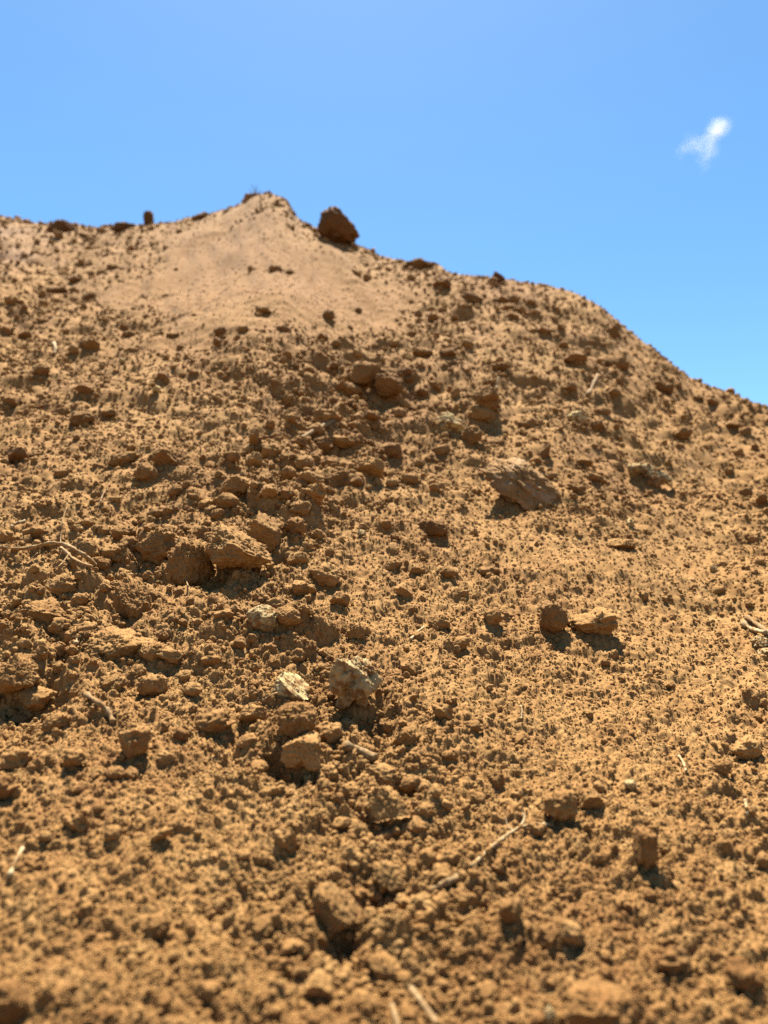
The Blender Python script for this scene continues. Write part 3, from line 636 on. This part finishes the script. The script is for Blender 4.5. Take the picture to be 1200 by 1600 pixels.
# more clods read off the photograph; their labels are written from what they lie beside
MORE = [
 (135, 367, 26, 12, 'd'), (430, 417, 22, 14, 'd'), (452, 424, 13, 9, 'd'), (412, 482, 28, 15, 'd'), (512, 490, 20, 18, 'd'), (560, 483, 12, 10, 'd'),
 (740, 465, 46, 20, 'd'), (690, 440, 30, 22, 'd'), (675, 493, 18, 18, 'd'), (728, 534, 20, 18, 'd'), (781, 571, 28, 24, 'd'), (895, 554, 36, 22, 'd'),
 (961, 562, 38, 28, 'd'), (953, 514, 22, 24, 'd'), (1035, 602, 32, 22, 'd'), (1066, 672, 28, 22, 'd'), (1146, 662, 30, 14, 'd'), (1162, 670, 20, 18, 'd'),
 (932, 661, 24, 20, 'd'), (942, 638, 24, 16, 'd'), (965, 658, 16, 14, 'd'), (958, 610, 18, 16, 'd'), (822, 661, 30, 24, 'd'), (753, 644, 46, 26, 'c'),
 (547, 605, 38, 22, 'd'), (850, 700, 14, 34, 'd'), (905, 717, 36, 20, 'd'), (1190, 776, 22, 20, 'd'), (1165, 766, 20, 18, 'd'), (980, 836, 15, 13, 'd'),
 (966, 846, 56, 20, 'c'), (195, 712, 48, 26, 'c'), (398, 683, 15, 36, 'd'), (424, 703, 34, 36, 'c'), (400, 718, 22, 32, 'c'), (465, 690, 26, 22, 'c'),
 (506, 692, 30, 32, 'd'), (535, 692, 40, 28, 'c'), (576, 726, 46, 38, 'c'), (612, 702, 30, 24, 'd'), (357, 780, 38, 26, 'c'), (341, 800, 24, 18, 'c'),
 (420, 762, 30, 22, 'c'), (446, 768, 28, 20, 'c'), (490, 766, 38, 32, 'c'), (525, 746, 44, 36, 'd'), (468, 788, 40, 24, 'c'), (470, 722, 28, 26, 'c'),
 (480, 745, 30, 24, 'c'), (515, 720, 30, 22, 'c'), (555, 752, 22, 16, 'c'), (450, 738, 26, 24, 'c'), (365, 712, 22, 18, 'c'), (196, 828, 38, 30, 'c'),
 (175, 860, 30, 24, 'c'), (160, 877, 26, 18, 'c'), (460, 816, 40, 30, 'd'), (463, 874, 36, 26, 'c'), (473, 916, 40, 36, 'c'), (100, 914, 52, 44, 'c'),
 (90, 1013, 30, 24, 'c'), (64, 1016, 28, 22, 'c'), (115, 990, 26, 28, 'c'), (10, 836, 24, 28, 'c'), (55, 830, 32, 26, 'c'), (80, 846, 30, 24, 'c'),
 (450, 957, 42, 32, 'c'), (530, 934, 32, 28, 'c'), (684, 970, 38, 30, 'c'), (772, 958, 32, 30, 'c'), (560, 985, 40, 30, 'c'), (633, 1150, 40, 40, 'c'),
 (605, 1133, 28, 20, 'c'), (920, 1240, 38, 32, 'd'), (812, 1152, 28, 24, 'c'), (775, 1215, 24, 40, 'd'), (860, 1462, 40, 50, 'd'), (712, 1332, 40, 36, 'c'),
 (690, 1360, 40, 34, 'c'), (890, 1450, 44, 38, 'c'), (920, 968, 20, 14, 'd'), (1013, 1052, 15, 13, 'c'), (1029, 1047, 15, 11, 'c'), (1046, 1070, 17, 13, 'c'),
 (1092, 1086, 14, 12, 'c'), (240, 1010, 46, 36, 'c'), (265, 1020, 44, 22, 'c'), (175, 1068, 44, 34, 'c'), (240, 1065, 50, 34, 'c'), (340, 1120, 60, 40, 'c'),
 (395, 1115, 44, 34, 'c'), (510, 1205, 40, 34, 'c'), (120, 1180, 40, 30, 'c'), (25, 1180, 50, 40, 'c'), (10, 1225, 44, 44, 'c'), (180, 1205, 30, 20, 'c'),
 (205, 1205, 24, 20, 'c'), (120, 1280, 44, 34, 'c'), (180, 1300, 34, 28, 'c'), (445, 1310, 40, 40, 'c'), (410, 1445, 46, 36, 'd'), (245, 1445, 40, 34, 'd'),
 (640, 1220, 36, 26, 'c'), (660, 1265, 40, 34, 'c'), (655, 1285, 34, 30, 'c'), (1140, 1300, 28, 24, 'd'), (1190, 1340, 30, 26, 'd'), (1130, 1448, 40, 30, 'd'),
 (330, 1545, 40, 30, 'd'), (500, 1530, 50, 34, 'c'), (760, 1545, 44, 30, 'c'), (840, 1290, 30, 24, 'c'), (745, 1245, 34, 26, 'c'), (565, 1560, 50, 36, 'c'),
 (130, 535, 16, 12, 'd'), (145, 535, 22, 24, 'c'), (65, 575, 26, 22, 'd'), (128, 652, 38, 28, 'd'), (95, 643, 24, 14, 'd'), (170, 645, 24, 14, 'd'),
 (255, 583, 20, 20, 'd'), (303, 578, 16, 14, 'd'), (282, 541, 12, 12, 'd'), (208, 545, 18, 12, 'd'), (200, 522, 24, 14, 'd'), (174, 495, 18, 12, 'd'),
 (135, 603, 34, 20, 'd'), (18, 622, 24, 20, 'd'), (40, 520, 20, 14, 'd'), (12, 512, 18, 16, 'd'), (90, 452, 32, 14, 'd'), (117, 435, 22, 12, 'd'),
 (142, 460, 20, 14, 'd'), (30, 710, 30, 26, 'd'), (100, 735, 28, 20, 'd'), (230, 735, 40, 30, 'c'), (345, 515, 20, 14, 'd'), (270, 520, 22, 14, 'd'),
 (380, 512, 18, 12, 'd'), (445, 512, 22, 14, 'd'), (505, 522, 18, 14, 'd'), (640, 520, 22, 14, 'd'), (700, 548, 30, 16, 'd'), (660, 548, 34, 16, 'd'),
 (765, 595, 16, 14, 'd'), (885, 603, 30, 20, 'd'), (1110, 625, 20, 12, 'd'), (1090, 620, 16, 10, 'd'), (850, 512, 24, 14, 'd'), (785, 465, 20, 14, 'd'),
 (800, 490, 22, 12, 'd'), (830, 470, 16, 10, 'd'), (710, 497, 14, 12, 'd'), (580, 650, 22, 16, 'd'), (660, 610, 20, 14, 'd'), (640, 590, 18, 12, 'd'),
 (690, 700, 30, 20, 'c'), (640, 745, 30, 18, 'c'), (770, 690, 26, 16, 'd'), (860, 740, 20, 14, 'd'), (930, 745, 36, 24, 'd'), (900, 760, 30, 18, 'd'),
 (765, 890, 34, 24, 'd'), (700, 890, 26, 18, 'c'), (610, 880, 30, 20, 'c'), (630, 920, 34, 22, 'c'), (720, 1000, 30, 22, 'c'), (640, 1040, 34, 24, 'c'),
 (690, 1110, 34, 28, 'c'), (740, 1130, 30, 22, 'c'), (350, 960, 30, 20, 'c'), (330, 1030, 30, 22, 'c'), (300, 1075, 34, 22, 'c'), (90, 1125, 44, 30, 'c'),
]
used = []
def seed_of(px, py): return int(px * 131 + py * 7) % 100003
for i, (px, py, w, h, m, sh, nm, cat, lab, short, opt) in enumerate(HERO):
    sub = 6 if w * h > 3600 and py > 560 else (5 if w * h > 500 else 4)
    shp = clod_shape(seed_of(px, py), sub, **sh)
    o, ce, dep = place(nm, shp, px, py, w, h, MAT[m], **opt)
    tag(o, lab, cat, 'loose clods on the heap' if cat == 'clod' else None)
    used.append((px, py, w, h)); CLODS.append([o, px, py, w, h, m, short])
VAR = {}
def variant(k, sub):
    if (k, sub) not in VAR:
        st = [ROUND, CHUNK, SLOPE, ROUND, CHUNK, dict(cuts=4, lump=.3)][k % 6]
        v, f = clod_shape(9000 + k * 17, sub, **st)
        ob = mesh_obj('clod_variant', v, f, M_CLOD); me = ob.data; bpy.data.objects.remove(ob)
        VAR[(k, sub)] = me
    return VAR[(k, sub)]
DARKVAR = {}
def dark_of(me):
    if me.name not in DARKVAR:
        d = me.copy(); d.materials.clear(); d.materials.append(M_DARK); DARKVAR[me.name] = d
    return DARKVAR[me.name]
def add_more(px, py, w, h, m):
    k = random.randrange(12); sub = 5 if w * h > 1100 else (4 if w * h > 420 else 3)
    me = variant(k, sub)
    o, ce, dep = place('dirt_clod', dark_of(me) if m == 'd' else me, px, py, w, h, M_CLOD, roll=random.uniform(-.45, .45), sink=random.uniform(.15, .36) if py > 640 and px < 700 else random.uniform(.28, .42))
    used.append((px, py, w, h)); CLODS.append([o, px, py, w, h, m, None])
for t in MORE: add_more(*t)

# loose clods filling up to the limit, biggest where the photograph has its run of clods
tries = 0
while sum(1 for c in CLODS if c[0].name.startswith('dirt_clod')) < 298 and tries < 6000:
    tries += 1
    px = random.uniform(5, 1195); py = random.uniform(380, 1590)
    hh = hit(px, py)
    if hh is None: continue
    sa, pk, cl = [float(a[0]) for a in zones(np.array([hh[0][0]]), np.array([hh[0][1]]))]
    if random.random() > (0.08 + 1.1 * cl) * (1 - 0.95 * sa): continue
    w = 17 * random.random() ** (-1 / 3.2)
    if w > 40: continue
    w *= 0.8 + 0.35 * (py > 1100); h = w * random.uniform(.6, .85)
    if any(abs(px - a) < (w + c) * .42 and abs(py - b) < (h + d) * .42 for a, b, c, d in used): continue
    add_more(px, py, w, h, 'd' if py < 640 or random.random() < .15 else 'c')

# labels of the others, from how they look and the landmark they lie beside
def rel(dx, dy):
    a = math.degrees(math.atan2(-dy, dx)) % 360
    return ['right of', 'above and right of', 'above', 'above and left of', 'left of', 'below and left of', 'below', 'below and right of'][int(((a + 22.5) % 360) // 45)]
LAND = [(c[1], c[2], c[6]) for c in CLODS if c[6] and c[6] != '-'] + LANDMARKS + [(195, 440, 'left edge of the bare sand'), (440, 512, 'lower edge of the bare sand'), (625, 470, 'right edge of the bare sand'), (30, 385, 'pinkish soil at the left skyline')]
seen = set(o['label'] for o in bpy.data.objects if 'label' in o)
todo = [c for c in CLODS if not c[6]]
for c in sorted(todo, key=lambda c: -c[3] * c[4]):
    o, px, py, w, h, m, _ = c
    size = 'large' if w > 42 else 'medium' if w > 29 else 'small' if w > 19 else 'tiny'
    asp = h / w
    shape = 'upright' if asp > 1.15 else 'flattened' if asp < .58 else 'stout' if asp > .86 else 'rounded'
    colr = 'dark' if m == 'd' else 'tan'
    near = sorted(LAND, key=lambda q: math.hypot(q[0] - px, q[1] - py))
    done = False
    for q in near[:2]:
        d = math.hypot(q[0] - px, q[1] - py)
        how = 'just ' if d < 75 else '' if d < 150 else 'well '
        lab = f'{size} {shape} {colr} clod {how}{rel(px - q[0], py - q[1])} the {q[2]}'
        if lab not in seen and len(lab.split()) <= 16: done = True; break
    if not done:
        opts = [f'{size} {sh}{colr} clod {rel(px - a[0], py - a[1])} the {a[2]}, {rel(px - b[0], py - b[1])} the {b[2]}'
                for sh in (shape + ' ', '') for a in near[:5] for b in near[:9] if a is not b]
        opts += [f'{size} {shape} {colr} clod {rel(px - a[0], py - a[1])} the {a[2]}' for a in near[2:9]]
        opts = [q for q in opts if len(q.split()) <= 16 and q not in seen]
        lab = opts[0]
    seen.add(lab)
    tag(o, lab, 'clod', 'loose clods on the heap')
# ------------------------------------------------------------------ crumbs: what nobody could count
def crumb_nodes(name, mat, sub, variants):
    g = bpy.data.node_groups.new(name, 'GeometryNodeTree')
    g.interface.new_socket('Geometry', in_out='INPUT', socket_type='NodeSocketGeometry')
    g.interface.new_socket('Geometry', in_out='OUTPUT', socket_type='NodeSocketGeometry')
    n, l = g.nodes, g.links
    gi, go = n.new('NodeGroupInput'), n.new('NodeGroupOutput')
    pos = n.new('GeometryNodeInputPosition'); g2i = n.new('GeometryNodeGeometryToInstance')
    for k in range(variants):
        ic = n.new('GeometryNodeMeshIcoSphere'); ic.inputs['Radius'].default_value = 1; ic.inputs['Subdivisions'].default_value = sub
        t = n.new('ShaderNodeTexNoise'); t.noise_dimensions = '4D'; t.inputs['W'].default_value = 3.7 * k + 1
        t.inputs['Scale'].default_value = 0.9; t.inputs['Detail'].default_value = 3; t.inputs['Roughness'].default_value = 0.62
        m = n.new('ShaderNodeMapRange'); m.inputs['From Min'].default_value = .3; m.inputs['From Max'].default_value = .7
        m.inputs['To Min'].default_value = .50; m.inputs['To Max'].default_value = 1.30
        l.new(t.outputs['Fac'], m.inputs['Value'])
        vm = n.new('ShaderNodeVectorMath'); vm.operation = 'SCALE'; l.new(pos.outputs[0], vm.inputs[0]); l.new(m.outputs[0], vm.inputs['Scale'])
        sp_ = n.new('GeometryNodeSetPosition'); l.new(ic.outputs['Mesh'], sp_.inputs['Geometry']); l.new(vm.outputs[0], sp_.inputs['Position'])
        sm = n.new('GeometryNodeSetMaterial'); sm.inputs['Material'].default_value = mat; l.new(sp_.outputs[0], sm.inputs[0])
        ss = n.new('GeometryNodeSetShadeSmooth'); l.new(sm.outputs[0], ss.inputs[0])
        l.new(ss.outputs[0], g2i.inputs[0])
    iop = n.new('GeometryNodeInstanceOnPoints'); iop.inputs['Pick Instance'].default_value = True
    def att(nm, typ):
        a = n.new('GeometryNodeInputNamedAttribute'); a.data_type = typ; a.inputs['Name'].default_value = nm; return a.outputs[0]
    l.new(gi.outputs[0], iop.inputs['Points']); l.new(g2i.outputs[0], iop.inputs['Instance'])
    l.new(att('pick', 'INT'), iop.inputs['Instance Index']); l.new(att('turn', 'FLOAT_VECTOR'), iop.inputs['Rotation']); l.new(att('size', 'FLOAT_VECTOR'), iop.inputs['Scale'])
    l.new(iop.outputs[0], go.inputs[0]); return g

def scatter(name, pts, siz, mat, sub, variants=10):
    me = bpy.data.meshes.new(name); k = len(pts)
    me.vertices.add(k); me.vertices.foreach_set('co', pts.astype(np.float32).ravel())
    for nm, typ, val, f in (('pick', 'INT', rng.integers(0, variants, k).astype(np.int32), 'value'),
                            ('turn', 'FLOAT_VECTOR', (rng.random((k, 3)) * 6.283).astype(np.float32).ravel(), 'vector'),
                            ('size', 'FLOAT_VECTOR', (siz[:, None] * rng.uniform(.72, 1.2, (k, 3))).astype(np.float32).ravel(), 'vector')):
        a = me.attributes.new(nm, typ, 'POINT'); a.data.foreach_set(f, val)
    o = bpy.data.objects.new(name, me); COL.objects.link(o)
    md = o.modifiers.new('crumbs', 'NODES'); md.node_group = crumb_nodes(name, mat, sub, variants)
    tag(o, kind='stuff'); return o

wc = np.gradient(az); wc[np.abs(az) > math.radians(47)] = 0; wc[-2:] = 0; wc /= wc.sum()   # even over the directions in and beside the view
SPREAD = 47 / 29.5
def sample(count, lo, hi, expo, emb, keep):
    """crumbs of lo..hi photograph pixels, many more small than big ones, bedded in the soil"""
    wr = np.gradient(rr) / rr ** 1.9; wr[(rr < 0.36) | (rr > 6.2)] = 0; wr /= wr.sum(); count = int(count * SPREAD)
    i = rng.choice(NR, count, p=wr); j = rng.choice(NC, count, p=wc)
    ok = rr[i] < np.interp(az[j], caz, ridge_r) * 1.04
    cl = clod[i, j]; sa = sand[i, j]; pt = np.clip(patch[i, j], .2, 1.3)
    ok &= rng.random(count) < keep(cl, sa, pt, rr[i])
    i, j = i[ok], j[ok]
    s = lo * (1 - rng.random(len(i)) * (1 - (lo / hi) ** expo)) ** (-1 / expo)
    no = (sand[i, j] > .4) & (s > 3.0) & (rng.random(len(s)) < .95)
    i, j, s = i[~no], j[~no], s[~no]
    dist = np.linalg.norm(P[i, j], axis=1)
    rad = 0.5 * s * dist / FPX
    jit = (rng.random((len(i), 2)) - .5)
    p = P[i, j] + NF[i, j] * (rad * emb)[:, None] + (P[np.minimum(i + 1, NR - 1), j] - P[i, j]) * jit[:, :1] + (P[i, j + 1] - P[i, j]) * jit[:, 1:]
    return p, rad
p1, s1 = sample(300000, 1.8, 7.0, 2.6, -0.1, lambda c, s, q, r: (0.34 + 0.30 * c + 0.36 * q) * (1 - .55 * s))
p1 = np.vstack([p1, np.array(EXTRA_P)]); s1 = np.concatenate([s1, np.array(EXTRA_R)])
p4, s4 = sample(110000, 3.0, 10, 2.4, 0.25, lambda c, s, q, r: sstep(1.0, 1.8, r) * (0.25 + 0.75 * np.clip(q * 1.3 - .3, 0, 1)) * .75 * (1 - s) ** 1.3)
p1 = np.vstack([p1, p4]); s1 = np.concatenate([s1, s4])
scatter('soil_crumbs', p1, s1, M_CRUMB, 3)
p2, s2 = sample(20000, 7.0, 18, 2.6, 0.25, lambda c, s, q, r: (0.04 + 0.75 * c + 0.45 * np.clip(q - .75, 0, 1) + 0.12 * sstep(1.1, 2.2, r) * np.clip(q - .35, 0, 1)) * (1 - .98 * s))
p3, s3 = sample(30000, 10.0, 30, 2.0, 0.35, lambda c, s, q, r: 0.16 * sstep(.35, .8, c) * (1 - s))
p2 = np.vstack([p2, p3]); s2 = np.concatenate([s2, s3])
scatter('small_clods', p2, s2, M_CRUMB, 4, 14)

# ------------------------------------------------------------------ the one small cloud
def cloud():
    D0 = 420.0; s = D0 / FPX
    c = pix_dir(1100, 228) * D0
    right = np.array([1.0, 0, 0])
    blobs = [(1123, 200, 13), (1118, 208, 11), (1108, 218, 10), (1100, 214, 7), (1092, 228, 11), (1108, 228, 11), (1082, 226, 9), (1073, 230, 8), (1062, 238, 7), (1074, 214, 6), (1110, 240, 9), (1098, 246, 8), (1103, 258, 8), (1098, 270, 6)]
    m = bpy.data.materials.new('cloud_vapour'); m.use_nodes = True; n, l = m.node_tree.nodes, m.node_tree.links
    n.remove(n['Principled BSDF']); pv = n.new('ShaderNodeVolumePrincipled'); l.new(pv.outputs[0], n['Material Output'].inputs['Volume'])
    pv.inputs['Color'].default_value = (.66, .70, .76, 1); pv.inputs['Anisotropy'].default_value = 0.0
    geo = n.new('ShaderNodeNewGeometry'); tot = None
    nz = n.new('ShaderNodeTexNoise'); nz.inputs['Scale'].default_value = 0.14; nz.inputs['Detail'].default_value = 5; nz.inputs['Roughness'].default_value = .62
    l.new(geo.outputs['Position'], nz.inputs['Vector'])
    dv = n.new('ShaderNodeVectorMath'); dv.operation = 'SUBTRACT'; l.new(nz.outputs['Color'], dv.inputs[0]); dv.inputs[1].default_value = (.5, .5, .5)
    ds = n.new('ShaderNodeVectorMath'); ds.operation = 'SCALE'; l.new(dv.outputs[0], ds.inputs[0]); ds.inputs['Scale'].default_value = 9.0
    ad = n.new('ShaderNodeVectorMath'); ad.operation = 'ADD'; l.new(geo.outputs['Position'], ad.inputs[0]); l.new(ds.outputs[0], ad.inputs[1])
    dens = [1.6, 1.2, .45, .3, .5, .55, .45, .5, .55, .22, .4, .32, .26, .14]
    for (bx, by, r), dd in zip(blobs, dens):
        p = pix_dir(bx, by) * (D0 + random.uniform(-2, 2))
        sb = n.new('ShaderNodeVectorMath'); sb.operation = 'DISTANCE'; l.new(ad.outputs[0], sb.inputs[0]); sb.inputs[1].default_value = tuple(p)
        mr = n.new('ShaderNodeMapRange'); mr.interpolation_type = 'SMOOTHSTEP'; l.new(sb.outputs['Value'], mr.inputs['Value'])
        mr.inputs['From Min'].default_value = 0; mr.inputs['From Max'].default_value = r * s * 1.6; mr.inputs['To Min'].default_value = dd; mr.inputs['To Max'].default_value = 0
        if tot is None: tot = mr.outputs[0]
        else:
            a = n.new('ShaderNodeMath'); a.operation = 'ADD'; l.new(tot, a.inputs[0]); l.new(mr.outputs[0], a.inputs[1]); tot = a.outputs[0]
    mm = n.new('ShaderNodeMath'); mm.operation = 'MULTIPLY'; l.new(tot, mm.inputs[0]); mm.inputs[1].default_value = 0.06
    n2 = n.new('ShaderNodeTexNoise'); n2.inputs['Scale'].default_value = 0.33; n2.inputs['Detail'].default_value = 4; l.new(geo.outputs['Position'], n2.inputs['Vector'])
    r2 = n.new('ShaderNodeMapRange'); l.new(n2.outputs['Fac'], r2.inputs['Value']); r2.inputs['From Min'].default_value = .36; r2.inputs['From Max'].default_value = .62; r2.inputs['To Min'].default_value = .12; r2.inputs['To Max'].default_value = 1.6
    m2 = n.new('ShaderNodeMath'); m2.operation = 'MULTIPLY'; l.new(mm.outputs[0], m2.inputs[0]); l.new(r2.outputs[0], m2.inputs[1])
    l.new(m2.outputs[0], pv.inputs['Density'])
    v, f = ICO[4]
    o = mesh_obj('cloud', v * np.array([24, 22, 26]), f, m); o.location = tuple(c)
    tag(o, 'small wispy white cloud alone in the blue sky at the upper right', 'cloud')
cloud()
